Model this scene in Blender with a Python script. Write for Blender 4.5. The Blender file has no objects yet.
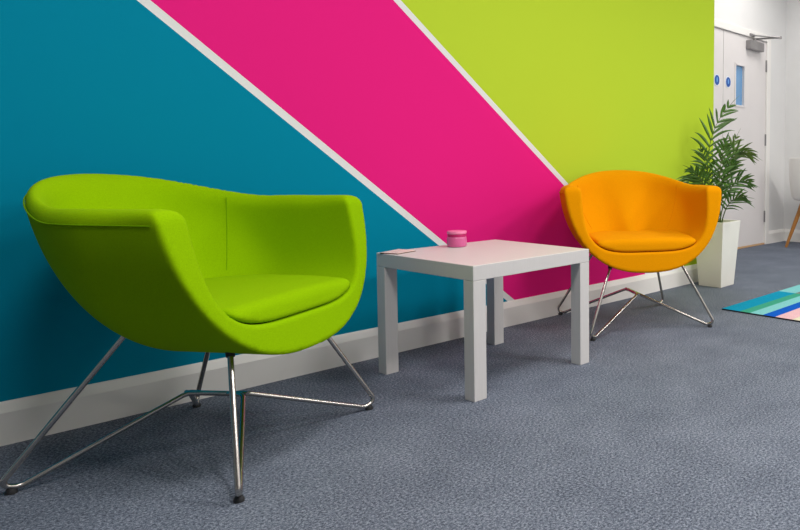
import bpy, bmesh, math, random
import numpy as np
from mathutils import Vector, Matrix
random.seed(7)
scene = bpy.context.scene
COL = scene.collection
R = math.radians

# ------------------------------------------------------------------ materials
def lin(c):
    return tuple(((v/255)/12.92 if v/255 <= .04045 else ((v/255+.055)/1.055)**2.4) for v in c)

def mat(name, col, rough=.6, metal=0., spec=.5, noise=None, bump=None, sheen=0., trans=0., coat=0.):
    """principled material; noise=(scale, amount) varies the colour, bump=(scale, strength, distance)"""
    m = bpy.data.materials.new(name); m.use_nodes = True
    nt = m.node_tree; b = nt.nodes['Principled BSDF']
    b.inputs['Base Color'].default_value = (*col, 1)
    b.inputs['Roughness'].default_value = rough
    b.inputs['Metallic'].default_value = metal
    b.inputs['Specular IOR Level'].default_value = spec
    b.inputs['Sheen Weight'].default_value = sheen
    b.inputs['Sheen Roughness'].default_value = .5
    b.inputs['Transmission Weight'].default_value = trans
    b.inputs['Coat Weight'].default_value = coat
    tc = nt.nodes.new('ShaderNodeTexCoord')
    if noise:
        n = nt.nodes.new('ShaderNodeTexNoise'); n.inputs['Scale'].default_value = noise[0]; n.inputs['Detail'].default_value = 3
        nt.links.new(tc.outputs['Object'], n.inputs['Vector'])
        mr = nt.nodes.new('ShaderNodeMapRange'); mr.inputs['From Min'].default_value = .3; mr.inputs['From Max'].default_value = .7
        mr.inputs['To Min'].default_value = 1-noise[1]; mr.inputs['To Max'].default_value = 1+noise[1]
        nt.links.new(n.outputs['Fac'], mr.inputs['Value'])
        mx = nt.nodes.new('ShaderNodeVectorMath'); mx.operation = 'SCALE'; mx.inputs[0].default_value = col
        nt.links.new(mr.outputs['Result'], mx.inputs['Scale'])
        nt.links.new(mx.outputs['Vector'], b.inputs['Base Color'])
    if bump:
        n = nt.nodes.new('ShaderNodeTexNoise'); n.inputs['Scale'].default_value = bump[0]; n.inputs['Detail'].default_value = 2
        nt.links.new(tc.outputs['Object'], n.inputs['Vector'])
        bp = nt.nodes.new('ShaderNodeBump'); bp.inputs['Strength'].default_value = bump[1]; bp.inputs['Distance'].default_value = bump[2]
        nt.links.new(n.outputs['Fac'], bp.inputs['Height']); nt.links.new(bp.outputs['Normal'], b.inputs['Normal'])
    return m

def math_node(nt, op, a, b=None):
    n = nt.nodes.new('ShaderNodeMath'); n.operation = op
    for i, v in enumerate((a, b)):
        if v is None: continue
        if isinstance(v, (int, float)): n.inputs[i].default_value = v
        else: nt.links.new(v, n.inputs[i])
    return n.outputs[0]

def mix_col(nt, fac, a, b):
    n = nt.nodes.new('ShaderNodeMix'); n.data_type = 'RGBA'
    for k, v in ((0, fac), (6, a), (7, b)):
        if isinstance(v, tuple): n.inputs[k].default_value = (*v, 1)
        elif isinstance(v, (int, float)): n.inputs[k].default_value = v
        else: nt.links.new(v, n.inputs[k])
    return n.outputs[2]

# ------------------------------------------------------------------ mesh helpers
class MB:
    """collects shapes, then links them as one mesh object"""
    def __init__(s): s.v = []; s.f = []; s.m = []
    def add(s, v, f, mi=0):
        o = len(s.v); s.v += [tuple(p) for p in v]; s.f += [tuple(i+o for i in q) for q in f]; s.m += [mi]*len(f); return s
    def box(s, lo, hi, mi=0):
        x0, y0, z0 = lo; x1, y1, z1 = hi
        v = [(x0,y0,z0),(x1,y0,z0),(x1,y1,z0),(x0,y1,z0),(x0,y0,z1),(x1,y0,z1),(x1,y1,z1),(x0,y1,z1)]
        return s.add(v, [(0,3,2,1),(4,5,6,7),(0,1,5,4),(1,2,6,5),(2,3,7,6),(3,0,4,7)], mi)
    def prism(s, pts, axis, a, b, mi=0):
        """polygon in the plane across axis, extruded from a to b"""
        n = len(pts)
        def P(p, t):
            q = list(p); q.insert(axis, t); return q
        v = [P(p, a) for p in pts]+[P(p, b) for p in pts]
        f = [tuple(range(n))[::-1], tuple(range(n, 2*n))]+[(i, (i+1) % n, n+(i+1) % n, n+i) for i in range(n)]
        return s.add(v, f, mi)
    def tube(s, pts, rad, n=10, cap=True, mi=0):
        P = [Vector(p) for p in pts]; rr = rad if hasattr(rad, '__len__') else [rad]*len(P)
        v = []; prev = None
        for i, p in enumerate(P):
            t = (P[min(i+1, len(P)-1)]-P[max(i-1, 0)]).normalized()
            if prev is None:
                a = Vector((0, 0, 1)) if abs(t.z) < .9 else Vector((1, 0, 0)); u = t.cross(a).normalized()
            else: u = (prev-t*prev.dot(t)).normalized()
            prev = u; w = t.cross(u)
            v += [p+(u*math.cos(2*math.pi*k/n)+w*math.sin(2*math.pi*k/n))*rr[i] for k in range(n)]
        f = [(i*n+k, i*n+(k+1) % n, (i+1)*n+(k+1) % n, (i+1)*n+k) for i in range(len(P)-1) for k in range(n)]
        if cap: f += [tuple(range(n))[::-1], tuple((len(P)-1)*n+k for k in range(n))]
        return s.add(v, f, mi)
    def lathe(s, prof, n=40, c=(0, 0, 0), mi=0):
        v = [(c[0]+r*math.cos(2*math.pi*k/n), c[1]+r*math.sin(2*math.pi*k/n), c[2]+z) for r, z in prof for k in range(n)]
        f = [(i*n+k, i*n+(k+1) % n, (i+1)*n+(k+1) % n, (i+1)*n+k) for i in range(len(prof)-1) for k in range(n)]
        f += [tuple(range(n))[::-1], tuple((len(prof)-1)*n+k for k in range(n))]
        return s.add(v, f, mi)
    def build(s, name, mats, parent=None, smooth=False, bevel=0, seg=2, angle=35):
        me = bpy.data.meshes.new(name); me.from_pydata(s.v, [], s.f)
        for m in (mats if isinstance(mats, (list, tuple)) else [mats]): me.materials.append(m)
        me.polygons.foreach_set('material_index', s.m)
        bm = bmesh.new(); bm.from_mesh(me); bmesh.ops.recalc_face_normals(bm, faces=bm.faces); bm.to_mesh(me); bm.free()
        if smooth:
            me.polygons.foreach_set('use_smooth', [True]*len(me.polygons)); me.set_sharp_from_angle(angle=R(angle))
        o = bpy.data.objects.new(name, me); COL.objects.link(o)
        if parent: o.parent = parent
        if bevel:
            b = o.modifiers.new('bevel', 'BEVEL'); b.width = bevel; b.segments = seg; b.limit_method = 'ANGLE'; b.angle_limit = R(40)
        return o

def fillet(pts, rad, n=6):
    """round the inner corners of a polyline"""
    P = [Vector(p) for p in pts]; out = [P[0]]
    for i in range(1, len(P)-1):
        a = (P[i-1]-P[i]); b = (P[i+1]-P[i]); ang = a.angle(b)
        d = min(rad/math.tan(ang/2), a.length*.49, b.length*.49)
        p0 = P[i]+a.normalized()*d; p1 = P[i]+b.normalized()*d; r = d*math.tan(ang/2)
        c = P[i]+(a.normalized()+b.normalized()).normalized()*(r/math.sin(ang/2))
        u = p0-c; w = p1-c; th = u.angle(w)
        for k in range(n+1):
            t = k/n; out.append(c+(u*math.sin((1-t)*th)+w*math.sin(t*th))/math.sin(th) if th > 1e-4 else p0)
    return out+[P[-1]]

def tag(o, label=None, cat=None, group=None, kind=None):
    for k, v in (('label', label), ('category', cat), ('group', group), ('kind', kind)):
        if v: o[k] = v
    return o
def thing(name, loc, rz, label, cat, group=None):
    o = bpy.data.objects.new(name, None); COL.objects.link(o); o.empty_display_size = .1
    o.location = loc; o.rotation_euler = (0, 0, rz)
    return tag(o, label, cat, group)
def struct(o): o['kind'] = 'structure'; return o
# ------------------------------------------------------------------ numbers that were tuned against the photograph
SH = dict(pi=2.35, qai=4.3, qbi=1.36, A=.383, B=.428, y0=.032, p=1.72, zb=.287, zt=.753, qa=2.42, qb=1.20, T=.083, Tb=.085, Tz=.092, harm=.6795, hback=.753, hy0=-.06, hy1=-.40, yf=.211, lean=-.2292, zs=.445)
GREEN_TURN, ORANGE_TURN, SEAM_FRONT = -3.6, -8.5, 28
EXPOSURE = 0.
LAMPS = [(.42, -1.7, 35), (2.2, -1.75, 28), (4.3, -1.9, 28), (1.6, -3.8, 30), (3.1, -3.8, 56), (5.0, -3.8, 62), (5.1, .0, 14)]
CHAIR_AT, CHAIR_FACE = (5.835, .185, 0), -9
FRONDS = [
    ((-.15, -.05, .52), (.06, -.06, .75), (-.01, 0), dict(lmax=.20, nl=12, wid=.019)),
    ((.02, -.04, .56), (.20, -.10, .46), (.01, 0), dict(lmax=.16, nl=13, tone=1)),
    ((.07, .02, .34), (.20, .0, .28), (.02, .0), dict(lmax=.14, nl=10)),
    ((.05, -.10, .20), (.16, -.14, .19), (.02, -.02), dict(lmax=.13, nl=9)),
    ((-.10, -.10, .46), (-.21, -.17, .26), (-.02, -.01), dict(lmax=.15, nl=10)),
    ((-.07, -.12, .30), (-.17, -.22, .36), (-.02, -.02), dict(lmax=.14, nl=10)),
    ((.0, -.05, .38), (.04, -.14, .52), (.0, -.01), dict(lmax=.17, nl=11)),
    ((.05, .08, .40), (.12, .06, .56), (.01, .02), dict(lmax=.15, nl=10, tone=1)),
    ((.0, -.12, .30), (.02, -.26, .28), (.0, -.03), dict(lmax=.14, nl=9)),
    ((-.04, -.02, .30), (-.10, -.06, .47), (-.01, .01), dict(lmax=.15, nl=10)),
    ((.03, .0, .30), (.10, -.08, .40), (.01, .0), dict(lmax=.15, nl=10)),
    ((-.02, -.10, .22), (-.07, -.2, .25), (-.01, -.02), dict(lmax=.13, nl=9, tone=1)),
]
def smax(a,b,k):
    h=np.clip(.5+.5*(a-b)/k,0,1); return b*(1-h)+a*h+k*h*(1-h)
def sstep(a,b,t):
    t=np.clip((t-a)/(b-a),0,1); return t*t*(3-2*t)
def rho(x,y,z,A,B,zb,P,s=''):
    pp,qa_,qb_=P['p'+s],P['qa'+s],P['qb'+s]
    t=np.clip((P['zt']-z)/(P['zt']-zb),0,None)
    fl=1+.10*np.clip(z-P['zt'],-.1,1)
    yb=np.clip(P['y0']-y,0,None)
    # implicit in a form regular at the bottom: ((x/A)^p+(y/B)^p)^(q/p)+t^q = 1
    r=((np.abs(x)/(A*fl))**pp+(yb/(B*fl))**pp)**(1/pp)
    w=np.where(r>1e-6,((yb/(B*fl))**pp)/np.maximum(r,1e-6)**pp,0)
    q=qa_*(1-w)+qb_*w
    return (r**q+t**q)**(1/q)-1
def dist(f,x,y,z,e=2e-3):
    v=f(x,y,z)
    gx=(f(x+e,y,z)-f(x-e,y,z))/(2*e);gy=(f(x,y+e,z)-f(x,y-e,z))/(2*e);gz=(f(x,y,z+e)-f(x,y,z-e))/(2*e)
    return v/np.sqrt(gx*gx+gy*gy+gz*gz+.5)
def hrim(y,P): return P['harm']+(P['hback']-P['harm'])*sstep(P['hy0'],P['hy1'],y)
def d_outer(x,y,z,P): return dist(lambda a,b,c:rho(a,b,c,P['A'],P['B'],P['zb'],P),x,y,z)
def d_inner(x,y,z,P):
    return dist(lambda a,b,c:rho(a,b,c,P['A']-P['T'],P['B']-P['Tb'],P['zb']+P['Tz'],P,'i'),x,y,z)
def cavity(x,y,z,P): return smax(d_inner(x,y,z,P),d_outer(x,y,z,P)+.034,.012)
def front(y,z,P): return (y-P['yf']-P['lean']*(z-.68))/np.sqrt(1+P['lean']**2)
def shell(x,y,z,P=SH):
    o=d_outer(x,y,z,P); i=cavity(x,y,z,P)
    d=smax(o,front(y,z,P),.009)
    d=smax(d,-i,.010)
    return smax(d,(z-hrim(y,P))*.97,.05-.018*sstep(.08,.2,y))
def cushion(x,y,z,P=SH):
    i=cavity(x,y,z,P)+.003
    top=z-(P['zs']-.12*np.clip(np.abs(x)-.05,0,1)**2-.25*np.clip(y-.10,0,1)**2)
    d=smax(i,front(y,z,P)+.002,.012)
    return smax(d,top,.028)
def nets(f,lo,hi,h):
    lo=np.array(lo,float); n=np.ceil((np.array(hi)-lo)/h).astype(int)+1
    ax=[lo[k]+h*np.arange(n[k]) for k in range(3)]
    X,Y,Z=np.meshgrid(*ax,indexing='ij'); V=f(X,Y,Z)
    S=V<0
    c=np.zeros(tuple(n-1),int)
    for i in (0,1):
        for j in (0,1):
            for k in (0,1): c+=S[i:n[0]-1+i,j:n[1]-1+j,k:n[2]-1+k]
    act=(c>0)&(c<8); idx=-np.ones(act.shape,int); idx[act]=np.arange(act.sum())
    I=np.argwhere(act)
    acc=np.zeros((len(I),3));cnt=np.zeros(len(I))
    off=[(i,j,k) for i in (0,1) for j in (0,1) for k in (0,1)]
    for a in off:
        for b in off:
            if sum(b)-sum(a)==1 and all(q>=p for p,q in zip(a,b)):
                va=V[tuple((I+a).T)];vb=V[tuple((I+b).T)]
                m=(va<0)!=(vb<0); t=np.where(m,va/np.where(m,va-vb,1),0)
                p=(I+a)+t[:,None]*(np.array(b)-np.array(a)); acc[m]+=p[m];cnt[m]+=1
    v=lo+h*acc/cnt[:,None]
    F=[]
    for ax_ in range(3):
        o1,o2=[k for k in range(3) if k!=ax_]
        s0=[slice(1,m-1) for m in n]; s0[ax_]=slice(0,n[ax_]-1); s1=list(s0); s1[ax_]=slice(1,n[ax_])
        A=S[tuple(s0)];B=S[tuple(s1)]
        e=np.argwhere(A!=B); 
        if len(e)==0: continue
        inv=A[tuple(e.T)]
        e[:,o1]+=1;e[:,o2]+=1
        d1=np.zeros(3,int);d1[o1]=1;d2=np.zeros(3,int);d2[o2]=1
        q=np.stack([idx[tuple((e-d1-d2).T)],idx[tuple((e-d2).T)],idx[tuple(e.T)],idx[tuple((e-d1).T)]],1)
        flip=inv if ax_!=1 else ~inv
        q[~flip]=q[~flip][:,::-1]; F.append(q)
    F=np.concatenate(F)
    e=1e-3
    for it in range(4):
        x,y,z=v.T; d=f(x,y,z)
        g=np.stack([f(x+e,y,z)-f(x-e,y,z),f(x,y+e,z)-f(x,y-e,z),f(x,y,z+e)-f(x,y,z-e)],1)/(2*e)
        step=(d/np.maximum((g*g).sum(1),.05))[:,None]*g
        L=np.linalg.norm(step,axis=1,keepdims=True); step*=np.minimum(1,.5*h/np.maximum(L,1e-9))
        v=v-step
        if it<3:   # even out the quads
            a2=np.zeros_like(v);c2=np.zeros(len(v))
            for k in range(4):
                for s in (1,3):
                    np.add.at(a2,F[:,k],v[F[:,(k+s)%4]]);np.add.at(c2,F[:,k],1)
            v=v+.4*(a2/c2[:,None]-v)
    return v,F
# ------------------------------------------------------------------ materials in the room
def carpet_material():
    m = bpy.data.materials.new('heather_carpet'); m.use_nodes = True; nt = m.node_tree; b = nt.nodes['Principled BSDF']
    tc = nt.nodes.new('ShaderNodeTexCoord')
    def noise(sc, det):
        n = nt.nodes.new('ShaderNodeTexNoise'); n.inputs['Scale'].default_value = sc; n.inputs['Detail'].default_value = det
        n.inputs['Roughness'].default_value = .7
        nt.links.new(tc.outputs['Object'], n.inputs['Vector']); return n.outputs['Fac']
    n1 = noise(150, 3); n2 = noise(380, 2); n3 = noise(4, 2)
    r = nt.nodes.new('ShaderNodeValToRGB'); e = r.color_ramp.elements
    e[0].position = .40; e[0].color = (*CARPET[0], 1); e[1].position = .60; e[1].color = (*CARPET[2], 1)
    k = e.new(.5); k.color = (*CARPET[1], 1)
    s = math_node(nt, 'ADD', math_node(nt, 'MULTIPLY', n1, .6), math_node(nt, 'MULTIPLY', n2, .4))
    s = math_node(nt, 'ADD', s, math_node(nt, 'MULTIPLY', math_node(nt, 'SUBTRACT', n3, .5), .08))
    nt.links.new(s, r.inputs['Fac']); nt.links.new(r.outputs['Color'], b.inputs['Base Color'])
    b.inputs['Roughness'].default_value = .95; b.inputs['Specular IOR Level'].default_value = .1
    bp = nt.nodes.new('ShaderNodeBump'); bp.inputs['Strength'].default_value = .2; bp.inputs['Distance'].default_value = .002
    nt.links.new(s, bp.inputs['Height']); nt.links.new(bp.outputs['Normal'], b.inputs['Normal'])
    return m
def stripe_wall_material():
    m = bpy.data.materials.new('painted_diagonal_bands'); m.use_nodes = True; nt = m.node_tree; b = nt.nodes['Principled BSDF']
    tc = nt.nodes.new('ShaderNodeTexCoord'); sp = nt.nodes.new('ShaderNodeSeparateXYZ'); nt.links.new(tc.outputs['Object'], sp.inputs[0])
    q = math_node(nt, 'ADD', sp.outputs['X'], math_node(nt, 'DIVIDE', sp.outputs['Z'], .831))
    c = TEAL
    for lim, nxt in ((2.226, BAND), (2.268, PINK), (3.257, BAND), (3.297, LIME)):
        c = mix_col(nt, math_node(nt, 'GREATER_THAN', q, lim), c, nxt)
    nt.links.new(c, b.inputs['Base Color'])
    b.inputs['Roughness'].default_value = .7; b.inputs['Specular IOR Level'].default_value = .04
    n = nt.nodes.new('ShaderNodeTexNoise'); n.inputs['Scale'].default_value = 180; nt.links.new(tc.outputs['Object'], n.inputs['Vector'])
    bp = nt.nodes.new('ShaderNodeBump'); bp.inputs['Strength'].default_value = .12; bp.inputs['Distance'].default_value = .001
    nt.links.new(n.outputs['Fac'], bp.inputs['Height']); nt.links.new(bp.outputs['Normal'], b.inputs['Normal'])
    return m
def wood_material(name, ca, cb, scale, stretch, rough=.5):
    m = bpy.data.materials.new(name); m.use_nodes = True; nt = m.node_tree; b = nt.nodes['Principled BSDF']
    tc = nt.nodes.new('ShaderNodeTexCoord'); mp = nt.nodes.new('ShaderNodeMapping'); mp.inputs['Scale'].default_value = stretch
    nt.links.new(tc.outputs['Object'], mp.inputs['Vector'])
    n = nt.nodes.new('ShaderNodeTexNoise'); n.inputs['Scale'].default_value = scale; n.inputs['Detail'].default_value = 4
    nt.links.new(mp.outputs['Vector'], n.inputs['Vector'])
    nt.links.new(mix_col(nt, n.outputs['Fac'], ca, cb), b.inputs['Base Color']); b.inputs['Roughness'].default_value = rough
    return m

CARPET = [lin((58, 64, 77)), lin((98, 105, 119)), lin((144, 151, 165))]
TEAL = lin((0, 130, 160)); PINK = lin((229, 32, 127)); LIME = lin((182, 208, 54)); BAND = lin((225, 225, 225))
M = dict(
    carpet=carpet_material(), stripes=stripe_wall_material(),
    white_wall=mat('white_wall_paint', lin((226, 225, 225)), .7, noise=(6, .015), bump=(160, .1, .001)),
    grey_wall=mat('pale_grey_wall_paint', lin((196, 196, 195)), .7, noise=(6, .015), bump=(160, .1, .001)),
    ceiling=mat('white_ceiling_tile', lin((212, 212, 210)), .9, bump=(90, .2, .002)),
    skirting=mat('white_gloss_trim', lin((238, 235, 232)), .4, noise=(9, .015)),
    door=mat('white_door_paint', lin((224, 219, 219)), .45, noise=(5, .012)),
    green=mat('green_wool_upholstery', lin((132, 174, 0)), .95, spec=.06, noise=(420, .10), bump=(520, .25, .001)),
    orange=mat('orange_wool_upholstery', lin((224, 145, 0)), .95, spec=.06, noise=(420, .07), bump=(520, .25, .001)),
    green_seam=mat('green_seam_thread', lin((112, 158, 2)), .9, spec=.05, noise=(300, .1)), orange_seam=mat('orange_seam_thread', lin((214, 132, 2)), .9, spec=.05, noise=(300, .1)),
    chrome=mat('satin_steel_wire', (.50, .47, .44), .24, metal=1., noise=(30, .06)),
    rubber=mat('black_rubber', (.015, .015, .017), .6, noise=(50, .1)),
    table=wood_material('white_laminate', lin((201, 198, 197)), lin((214, 211, 210)), 8, (30, 30, 1.2), .42),
    paper=mat('printed_leaflet_paper', lin((222, 200, 196)), .5, noise=(35, .12)),
    brown=mat('brown_card_edge', lin((96, 66, 52)), .7, noise=(80, .1)),
    pot=mat('white_planter_gloss', lin((232, 229, 220)), .3, noise=(5, .01)),
    soil=mat('dark_potting_soil', (.03, .02, .013), .95, noise=(60, .4), bump=(60, .8, .02)),
    leaf=mat('palm_leaf_green', (.078, .18, .026), .45, noise=(25, .35)),
    leaf_pale=mat('palm_leaf_olive', (.12, .20, .04), .5, noise=(25, .3)),
    stem=mat('palm_stem_green', (.10, .15, .03), .5, noise=(30, .25)),
    steel=mat('brushed_grey_metal', lin((150, 147, 148)), .45, metal=.5, noise=(40, .06)),
    blue=mat('mandatory_sign_blue', lin((20, 84, 170)), .45, noise=(30, .04)),
    paleblue=mat('sign_pale_blue_mark', lin((110, 165, 225)), .45, noise=(30, .04)),
    signwhite=mat('sign_white_rim', lin((225, 230, 240)), .45, noise=(30, .02)),
    pane=mat('blue_tinted_glass', lin((110, 158, 205)), .12, noise=(4, .06), coat=.3),
    oak=wood_material('oak_wood', lin((182, 124, 56)), lin((140, 88, 36)), 7, (8, 8, 1), .5),
    threshold=wood_material('pale_timber_threshold', lin((214, 176, 136)), lin((188, 148, 108)), 6, (1, 8, 8), .6),
    plastic=mat('white_moulded_plastic', lin((232, 230, 226)), .35, noise=(4, .01)),
    rug_edge=mat('dark_rug_backing', (.012, .014, .018), .9, noise=(60, .2)),
)
def glassy(name, col, rough, alpha_trans):
    m = mat(name, col, rough, trans=alpha_trans, noise=(18, .05)); return m
M['jar'] = glassy('pink_frosted_glass', lin((236, 110, 170)), .28, .25)
M['lid'] = mat('pale_pink_lid', lin((240, 130, 175)), .35, noise=(20, .03))
M['wax'] = mat('deep_pink_wax', lin((190, 20, 100)), .45, noise=(20, .05))

# ------------------------------------------------------------------ the room
XE = 3.83          # right end of the painted wall
YD = .70           # the door wall in the recess beyond it
XR = 6.146         # end wall
XL, YF, ZC = -3.2, -5.4, 2.7
struct(MB().box((XL-.1, YF-.1, -.1), (XR+.1, YD+.1, 0)).build('floor', M['carpet']))
struct(MB().box((XL-.1, YF-.1, ZC), (XR+.1, YD+.1, ZC+.1)).build('ceiling', M['ceiling']))
struct(MB().box((XL, 0, 0), (XE, .12, ZC)).build('wall_back', M['stripes']))
struct(MB().box((XE-.12, .12, 0), (XE, YD, ZC)).build('wall_return', M['white_wall']))
struct(MB().box((XR, YF, 0), (XR+.1, YD, ZC)).build('wall_right', M['white_wall']))
struct(MB().box((XL-.1, YF, 0), (XL, .12, ZC)).build('wall_left', M['grey_wall']))
struct(MB().box((XL-.1, YF-.1, 0), (XR+.1, YF, ZC)).build('wall_front', M['grey_wall']))
DX0, DXM, DX1, DZ = 4.25, 4.996, 5.742, 1.955     # double door: left edge, meeting line, right edge, top
wl = MB(); wl.box((XE-.12, YD, 0), (DX0, YD+.1, ZC)); wl.box((DX1, YD, 0), (XR+.1, YD+.1, ZC)); wl.box((DX0, YD, DZ), (DX1, YD+.1, ZC))
struct(wl.build('wall_far', M['white_wall']))
def skirt(name, a, b, nrm, h=.118, d=.020):
    """chamfered board along a-b, standing out of the wall along nrm"""
    a = Vector((*a, 0)); b = Vector((*b, 0)); n = Vector((*nrm, 0))
    prof = [(0, 0), (d, 0), (d, h-.028), (d*.45, h-.006), (d*.25, h), (0, h)]
    v = [a+n*p+Vector((0, 0, z)) for p, z in prof]+[b+n*p+Vector((0, 0, z)) for p, z in prof]
    k = len(prof)
    f = [tuple(range(k)), tuple(range(k, 2*k))[::-1]]+[(i, k+i, k+(i+1) % k, (i+1) % k) for i in range(k)]
    struct(MB().add(v, f).build(name, M['skirting']))
skirt('baseboard_back', (XL, 0), (XE, 0), (0, -1))
skirt('baseboard_far', (DX1+.065, YD), (XR, YD), (0, -1), .125)
skirt('baseboard_right', (XR, YD-.02), (XR, YF), (-1, 0), .125)
# door frame, two leaves, threshold
fr = MB(); fr.box((DX1, YD-.022, 0), (DX1+.065, YD+.06, DZ+.065)); fr.box((DX0-.065, YD-.022, 0), (DX0, YD+.06, DZ+.065)); fr.box((DX0, YD-.022, DZ), (DX1, YD+.06, DZ+.065))
struct(fr.build('trim_1', M['skirting'], bevel=.005))
struct(MB().box((DX0, YD-.012, 0), (DX1, YD+.09, .016)).build('trim_2', M['threshold'], bevel=.003))
WX0, WX1, WZ0, WZ1 = 5.193, 5.343, 1.315, 1.678
def sign(px, parent):
    s = MB(); s.prism([(px+.046*math.cos(t), 1.508+.052*math.sin(t)) for t in [2*math.pi*k/40 for k in range(40)]], 1, YD-.0065, YD-.004)
    # outer white rim, blue disc, pale mark in its middle
    a = s.build('sign', M['signwhite'], parent); a['label'] = 'round blue door sign with a pale rim'
    MB().prism([(px+.037*math.cos(t), 1.508+.043*math.sin(t)) for t in [2*math.pi*k/40 for k in range(40)]], 1, YD-.008, YD-.0065).build('sign_disc', M['blue'], a)
    MB().prism([(px+.010*math.cos(t), 1.512+.022*math.sin(t)) for t in [2*math.pi*k/24 for k in range(24)]], 1, YD-.009, YD-.008).build('sign_mark', M['paleblue'], a)
def door(name, x0, x1, glazed):
    t = bpy.data.objects.new(name, None); COL.objects.link(t); t['kind'] = 'structure'
    y0, y1 = YD-.004, YD+.04; x0 += .0025; x1 -= .003; z0, z1 = .018, DZ-.004
    b = MB()
    if glazed:
        b.box((x0, y0, z0), (WX0, y1, z1)); b.box((WX1, y0, z0), (x1, y1, z1)); b.box((WX0, y0, z0), (WX1, y1, WZ0)); b.box((WX0, y0, WZ1), (WX1, y1, z1))
    else: b.box((x0, y0, z0), (x1, y1, z1))
    b.build('leaf', M['door'], t)
    if glazed:
        MB().box((WX0, YD+.014, WZ0), (WX1, YD+.02, WZ1)).build('glass_pane', M['pane'], t)
        g = MB(); w = .012
        g.box((WX0-w, y0-.006, WZ0-w), (WX0+.004, y0+.018, WZ1+w)); g.box((WX1-.004, y0-.006, WZ0-w), (WX1+w, y0+.018, WZ1+w))
        g.box((WX0, y0-.006, WZ0-w), (WX1, y0+.018, WZ0+.004)); g.box((WX0, y0-.006, WZ1-.004), (WX1, y0+.018, WZ1+w))
        g.build('glazing_bead', M['door'], t)
        for z in (.22, .962, 1.67):
            h = MB(); h.tube([(x1+.001, y0-.008, z), (x1+.001, y0-.008, z+.11)], .0055, 10); h.box((x1-.008, y0-.004, z), (x1-.001, y0+.002, z+.11)); h.build('hinge', M['steel'], t)
        c = MB().box((5.365, YD-.06, 1.838), (5.61, YD-.004, 1.918)).build('closer_body', M['steel'], t, bevel=.004)
        c['label'] = 'silver overhead door closer box'
        MB().tube([(5.475, YD-.035, 1.915), (5.475, YD-.035, 1.945)], .014, 12).build('spindle', M['steel'], c)
        e = (5.56, .44, 1.945)
        MB().tube([(5.475, YD-.035, 1.942), e], .0085, 8).build('closer_arm', M['steel'], c)
        a2 = MB(); a2.tube([e, (5.44, YD-.03, 1.972)], .0075, 8); a2.tube([(e[0], e[1], 1.932), (e[0], e[1], 1.956)], .011, 10)
        a2.box((5.40, YD-.034, 1.962), (5.48, YD-.021, 1.985)); a2.build('closer_forearm', M['steel'], c)
    sign(5.074 if glazed else 4.895, t)
    return t
door('door_1', DXM, DX1, True)
door('door_2', DX0, DXM, False)

# ------------------------------------------------------------------ tub armchairs
P = dict(SH)
V_sh, F_sh = nets(lambda a, b, c: shell(a, b, c, P), (-.47, -.5, .22), (.47, .4, .85), .0085)
V_cu, F_cu = nets(lambda a, b, c: cushion(a, b, c, P), (-.40, -.45, .25), (.40, .40, .56), .0085)
def smooth_mesh(name, V, F, m):
    me = bpy.data.meshes.new(name); me.from_pydata(V.tolist(), [], F.tolist()); me.materials.append(m)
    bm = bmesh.new(); bm.from_mesh(me); bmesh.ops.recalc_face_normals(bm, faces=bm.faces); bm.to_mesh(me); bm.free()
    me.polygons.foreach_set('use_smooth', [True]*len(me.polygons)); return me
def on_outer(phi, z):
    """point of the outer hull at plan angle phi (0 = right, pi/2 = front)"""
    lo, hi = 0., .7
    for _ in range(40):
        m_ = (lo+hi)/2
        v = float(d_outer(np.array(m_*math.cos(phi)), np.array(m_*math.sin(phi)), np.array(z), P))
        lo, hi = (m_, hi) if v < 0 else (lo, m_)
    return (lo*math.cos(phi), lo*math.sin(phi), z)
def rim_seam():
    pts = []
    for k in range(121):
        phi = math.pi*1.5+(-1+2*k/120)*R(90+SEAM_FRONT)
        z = .64
        for _ in range(4):
            p = on_outer(phi, z); z = float(hrim(np.array(p[1]), P))-.034
        pts.append(p)
    return pts
def inner_seam(side):
    pts = []
    ph = math.atan2(-.20, .27); cx, cy = math.cos(ph), math.sin(ph)
    for z in np.linspace(.455, .672, 14):
        lo, hi = 0., .6
        for _ in range(40):
            m_ = (lo+hi)/2
            v = float(cavity(np.array(m_*cx), np.array(P['y0']+m_*cy), np.array(z), P)); lo, hi = (m_, hi) if v < 0 else (lo, m_)
        pts.append((side*lo*cx, P['y0']+lo*cy, z))
    return pts
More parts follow.
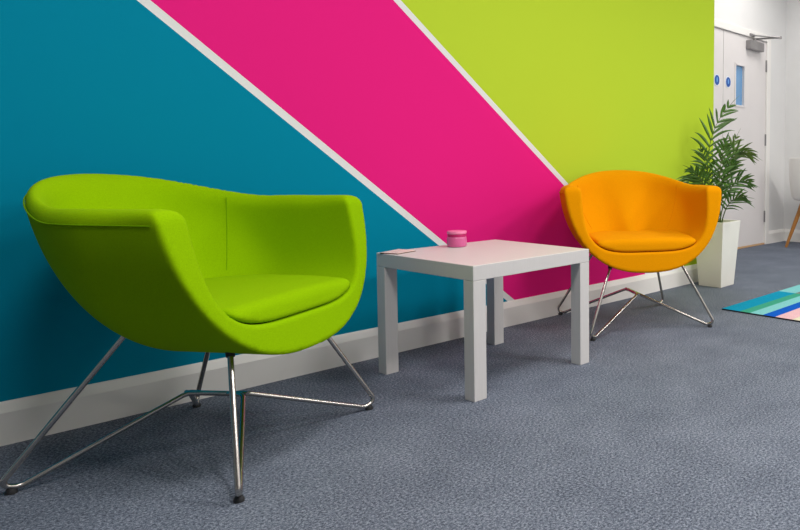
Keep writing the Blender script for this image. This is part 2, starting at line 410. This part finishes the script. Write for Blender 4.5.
def armchair(loc, heading, shell_turn, shell_off, fabric, seam, label):
    """heading: world angle the chair faces"""
    t = thing('tub_armchair', loc, heading-math.pi/2, label, 'chair', 'wire legged tub armchairs')
    def part(name, me, parent):
        o = bpy.data.objects.new(name, me); COL.objects.link(o); o.parent = parent; return o
    sh = part('shell', smooth_mesh('shell', V_sh, F_sh, fabric), t); sh.rotation_euler.z = shell_turn
    cu = part('seat_cushion', smooth_mesh('seat_cushion', V_cu, F_cu, fabric), t); cu.rotation_euler.z = shell_turn; sh.location = cu.location = Matrix.Rotation(math.pi/2-heading, 3, 'Z') @ Vector((*shell_off, 0))
    MB().tube(rim_seam(), .0017, 6).build('piping', seam, sh, smooth=True)
    for sd in (-1, 1): MB().tube(inner_seam(sd), .0012, 6).build('seam', seam, sh, smooth=True)
    zb = .148; r = .0066
    MB().tube([(0, -.080, zb), (0, .096, zb)], r*1.05, 10).build('crossbar', M['chrome'], t, smooth=True)
    for sx in (1, -1):
        for sy in (1, -1):
            foot = Vector((sx*(.306 if sy > 0 else .297), sy*.286, r+.006))
            top = Vector((sx*.155, .035+sy*.13, .36)); cen = Vector((sx*.006, .008+sy*.08, zb))
            d = (cen-foot); d.z = 0; d.normalize()
            out = foot+Vector((sx, sy, 0)).normalized()*.006
            path = fillet([top, out+Vector((0, 0, .012)), out-d*-.034+Vector((0, 0, -.001)), cen, Vector((0, .008+sy*.03, zb))], .030, 7)
            lg = MB().tube(path, r, 12).build('leg', M['chrome'], t, smooth=True, angle=60)
            g = MB(); q = out+d*.020
            g.tube([(q.x, q.y, .0), (q.x, q.y, .006), (q.x, q.y, .013)], [.011, .0115, .008], 14); g.build('foot_glide', M['rubber'], lg, smooth=True)
            # dark fixing plate where the wire enters the seat
            zz = .40; a = top.lerp(out, 0)
            dirv = (out-top).normalized(); tt = 0
            for _ in range(300):
                pt = top+dirv*tt; rot = Matrix.Rotation(-shell_turn, 3, 'Z') @ pt
                if float(d_outer(np.array(rot.x), np.array(rot.y), np.array(rot.z), P)) > 0: break
                tt += .001
            c0 = top+dirv*(tt-.012); c1 = top+dirv*(tt+.010)
            MB().tube([c0, c1], [.0115, .0095], 12).build('leg_socket', M['rubber'], lg, smooth=True)
    return t
armchair((.701, -.480, 0), R(-56), R(GREEN_TURN), (-.002, .003), M['green'], M['green_seam'], 'bright green fabric tub armchair on bent wire legs in front of the teal wall')
armchair((2.525, -.406, 0), R(-117.4), R(ORANGE_TURN), (.010, -.014), M['orange'], M['orange_seam'], 'orange fabric tub armchair on bent wire legs between the white table and the plant')

# ------------------------------------------------------------------ low table and what stands on it
# table in its own frame: origin at the near corner, x along the wall, y towards the wall
t = thing('side_table', (1.340, -.7609, 0), R(90-87.79), 'low square white side table between the green and orange armchairs', 'table')
S = .55; L = .05
MB().box((0, 0, .40), (S, S, .45)).build('tabletop', M['table'], t, bevel=.0018)
for x in (0, S-L):
    for y in (0, S-L): MB().box((x, y, 0), (x+L, y+L, .3995)).build('leg', M['table'], t, bevel=.0015)
def dropped(lx, ly):
    a = R(90-87.79); return (1.340+lx*math.cos(a)-ly*math.sin(a), -.7609+lx*math.sin(a)+ly*math.cos(a))
j = thing('candle_jar', (1.6135, -.281, .450), 0, 'small pink lidded candle jar standing on the white side table', 'candle')
MB().lathe([(.030, 0), (.0355, .002), (.037, .006), (.037, .034), (.0355, .039), (.033, .041)], 48).build('jar', M['jar'], j, smooth=True)
MB().lathe([(.0335, .0405), (.0352, .042), (.0352, .0510), (.0340, .0520)], 48).build('neck', M['wax'], j, smooth=True)
MB().lathe([(.034, .0515), (.0365, .0525), (.037, .0540), (.037, .0605), (.0355, .0628), (.029, .0636)], 48).build('lid', M['lid'], j, smooth=True)
lf = thing('leaflet', (1.373, -.264, .4502), R(18), 'thin pale folded leaflet on the left corner of the white side table', 'leaflet')
w, h = .046, .038
MB().box((-w-.002, -h-.002, 0), (w+.002, h+.002, .0022)).build('back_cover', M['brown'], lf)
MB().add([(-w, -h, .0024), (w, -h, .0024), (w, h, .0024), (-w, h, .0024), (-w, -h, .0034), (w, -h, .0054), (w, h, .0054), (-w, h, .0034)],
         [(0, 3, 2, 1), (4, 5, 6, 7), (0, 1, 5, 4), (1, 2, 6, 5), (2, 3, 7, 6), (3, 0, 4, 7)]).build('front_cover', M['paper'], lf)

# ------------------------------------------------------------------ striped rug
ys = [-.622, -.735, -.797, -.876, -.948, -1.045, -1.14, -1.22, -1.34, -1.42, -1.55]
xs = [3.012, 3.642, 4.30, 4.80]
RC = dict(teal=(0, 136, 172), green=(56, 148, 124), aqua=(118, 186, 190), blue=(0, 82, 182), pink=(214, 172, 180), cream=(208, 202, 178), grey=(118, 124, 120))
rk = list(RC); rm = [mat('rug_'+k+'_yarn', lin(RC[k]), .95, spec=.1, noise=(200, .12), bump=(260, .4, .002)) for k in rk]
table_of = [['teal', 'aqua', 'teal'], ['green', 'grey', 'green'], ['aqua', 'aqua', 'grey'], ['blue', 'blue', 'aqua'], ['pink', 'pink', 'cream'], ['cream', 'teal', 'pink'], ['green', 'grey', 'blue'], ['aqua', 'pink', 'teal'], ['blue', 'cream', 'green'], ['pink', 'aqua', 'grey']]
rg = MB()
for i in range(len(ys)-1):
    for k in range(len(xs)-1):
        rg.add([(xs[k], ys[i], .008), (xs[k], ys[i+1], .008), (xs[k+1], ys[i+1], .008), (xs[k+1], ys[i], .008)], [(0, 1, 2, 3)], 1+rk.index(table_of[i][k]))
rg.box((xs[0], ys[-1], .0), (xs[-1], ys[0], .0078), 0)
tag(rg.build('rug', [M['rug_edge']]+rm), 'flat rug with teal, green, aqua, blue and pink stripes on the grey carpet', 'rug')

# ------------------------------------------------------------------ potted palm
PX, PY = 3.618, -.178
pl = thing('potted_palm', (PX, PY, 0), R(3), 'green palm in a tall tapered white planter beside the orange armchair', 'plant')
def ring(h, z): return [(-h, -h, z), (h, -h, z), (h, h, z), (-h, h, z)]
hb, ht, hz = .083, .112, .418
lev = [ring(hb, 0), ring(ht, hz), ring(ht-.010, hz), ring(ht-.014, hz-.05)]
vv = [p for r_ in lev for p in r_]; ff = [(3, 2, 1, 0)]+[(l*4+i, l*4+(i+1) % 4, l*4+4+(i+1) % 4, l*4+4+i) for l in range(3) for i in range(4)]
MB().add(vv, ff).build('planter', M['pot'], pl, bevel=.003)
so = MB(); so.add(ring(ht-.013, hz-.035), [(0, 1, 2, 3)]); so.build('soil', M['soil'], pl)
rnd = random.Random(11)
UPW = Vector((0, 0, 1)); IR = Vector((.591, -.806, 0)); IV = Vector((.806, .591, 0))   # across and away, for setting the fronds round the pot
IR = Matrix.Rotation(R(-3), 3, 'Z') @ IR; IV = Matrix.Rotation(R(-3), 3, 'Z') @ IV
def leaflet(mb, p, d, nrm, L_, W_, droop, mi):
    d = d.normalized(); s = d.cross(nrm).normalized(); v = []; n = 6
    for k in range(n+1):
        t_ = k/n; w_ = W_*(math.sin(math.pi*min(1, .12+t_*.88))**.8)*(1-.25*t_)
        if k == n: w_ = .0006
        c = p+d*L_*t_-UPW*droop*L_*t_*t_
        nn = nrm
        v += [c-s*w_*.5+nn*w_*.18, c-nn*w_*.05, c+s*w_*.5+nn*w_*.18]
    f = [(k*3+a, k*3+a+1, k*3+a+4, k*3+a+3) for k in range(n) for a in (0, 1)]
    for q in v:
        q.y = min(q.y, -PY-.012-.002*q.z)
    mb.add(v, f, mi)
def frond(ctrl, tip, base=(0, 0), lmax=.17, tone=0, t0=.34, nl=13, wid=.017, roll=0.):
    """rachis: a quadratic curve given as (across, away, up) from the soil"""
    def at(o): return IR*o[0]+IV*o[1]+UPW*(hz-.03+o[2])
    p0 = Vector((base[0], base[1], hz-.04)); p1 = at(ctrl); p2 = at(tip)
    pts = [p0*(1-t)**2+p1*2*t*(1-t)+p2*t*t for t in [k/16 for k in range(17)]]
    st = MB().tube(pts, [.0046*(1-.75*k/16) for k in range(17)], 7).build('frond', M['stem'], pl, smooth=True)
    lv = MB()
    for i in range(nl):
        t_ = t0+(1-t0)*(i/(nl-1)); fk = t_*16; a = min(15, int(fk)); p = pts[a].lerp(pts[a+1], fk-a)
        tan = (pts[a+1]-pts[a]).normalized(); sd = tan.cross(IV)
        sd = (sd*.8+tan.cross(UPW)*.5); sd.normalize(); sd = Matrix.Rotation(roll, 3, tan) @ sd; nrm = sd.cross(tan).normalized()
        if nrm.z < 0: nrm = -nrm
        prof = math.sin(math.pi*(.24+.66*(i/(nl-1))))
        for sg in (-1, 1):
            ang = R(50-22*(i/(nl-1))+rnd.uniform(-9, 9))
            dd = tan*math.cos(ang)+sd*sg*math.sin(ang)+nrm*rnd.uniform(-.05, .22)
            leaflet(lv, p, dd, nrm, lmax*prof*rnd.uniform(.85, 1.12), wid*rnd.uniform(.8, 1.15), rnd.uniform(.12, .42), 0)
    leaflet(lv, pts[-1], (pts[-1]-pts[-2]), UPW, lmax*.6, wid*.8, .1, 0)
    lv.build('leaf_blades', M['leaf_pale' if tone else 'leaf'], st)
for a in FRONDS: frond(*a[:3], **(a[3] if len(a) > 3 else {}))

# ------------------------------------------------------------------ white shell chair at the right edge
ch = thing('shell_chair', CHAIR_AT, R(CHAIR_FACE), 'white moulded plastic chair on splayed oak legs by the far white wall', 'chair')
nu, nv = 36, 12; v = []
for i in range(nv+1):
    s_ = i/nv
    for k in range(nu):
        ph = 2*math.pi*k/nu; cb = -math.cos(ph)       # +1 towards the back (-x in the chair's frame)
        hgt = .03+.36*max(0, min(1, (cb+.75)/1.35))**.8
        rx = .04+.205*(1-(1-s_)**2.6); ry = .04+.225*(1-(1-s_)**2.6)
        x = math.cos(ph)*rx*(1+.10*s_*(cb < 0)); y = math.sin(ph)*ry
        z = .445+hgt*max(0, (s_-.45)/.55)**1.3+.012*s_
        v.append((x, y, z))
f = [(i*nu+k, i*nu+(k+1) % nu, (i+1)*nu+(k+1) % nu, (i+1)*nu+k) for i in range(nv) for k in range(nu)]+[tuple(range(nu))]
se = MB().add(v, f).build('seat_shell', M['plastic'], ch, smooth=True, angle=60)
so_ = se.modifiers.new('thickness', 'SOLIDIFY'); so_.thickness = .007; so_.offset = 1
ss = se.modifiers.new('smooth', 'SUBSURF'); ss.levels = 1; ss.render_levels = 2
for sx in (1, -1):
    for sy in (1, -1):
        MB().tube([(sx*.09, sy*.09, .44), (sx*.137, sy*.137, .25), (sx*.20, sy*.20, 0)], [.021, .020, .013], 14).build('leg', M['oak'], ch, smooth=True)
br = MB(); br.tube([(.095, .095, .415), (-.095, -.095, .415)], .008, 8); br.tube([(.095, -.095, .415), (-.095, .095, .415)], .008, 8); br.lathe([(.03, .41), (.06, .42), (.06, .44)], 24)
br.build('leg_brace', M['steel'], ch, smooth=True)

# ------------------------------------------------------------------ light: ceiling panels
def lamp(x, y, e, sx=.6, sy=.6, col=(1, .97, .93)):
    l = bpy.data.lights.new('ceiling_panel_light', 'AREA'); l.shape = 'RECTANGLE'; l.size = sx; l.size_y = sy; l.energy = e; l.color = col
    o = bpy.data.objects.new('ceiling_panel_light', l); COL.objects.link(o); o.location = (x, y, ZC-.02); return o
for a in LAMPS: lamp(*a)
w = bpy.data.worlds.new('World'); scene.world = w; w.use_nodes = True
w.node_tree.nodes['Background'].inputs[0].default_value = (.05, .05, .05, 1); w.node_tree.nodes['Background'].inputs[1].default_value = 1

# ------------------------------------------------------------------ camera (a shifted, cropped wide-angle view)
yaw, pit, rol = R(53.74), R(-3.24), R(.37)
fw_ = Vector((math.sin(yaw)*math.cos(pit), math.cos(yaw)*math.cos(pit), math.sin(pit)))
r0 = Vector((math.cos(yaw), -math.sin(yaw), 0)); u0 = r0.cross(fw_)
rr_ = r0*math.cos(rol)+u0*math.sin(rol); uu_ = -r0*math.sin(rol)+u0*math.cos(rol)
cd = bpy.data.cameras.new('camera'); co = bpy.data.objects.new('camera', cd); COL.objects.link(co)
mw = Matrix((rr_, uu_, -fw_)).transposed().to_4x4(); mw.translation = (0, -2.6117, .7871); co.matrix_world = mw
cd.sensor_fit = 'HORIZONTAL'; cd.sensor_width = 36; cd.lens = 676.56/800*36
cd.shift_x = (400-689.59)/800; cd.shift_y = (201.59-265)/800; cd.clip_start = .05
scene.camera = co
vs = scene.view_settings; vs.view_transform = 'Standard'; vs.look = 'None'; vs.gamma = 1; vs.use_curve_mapping = False; vs.exposure = EXPOSURE
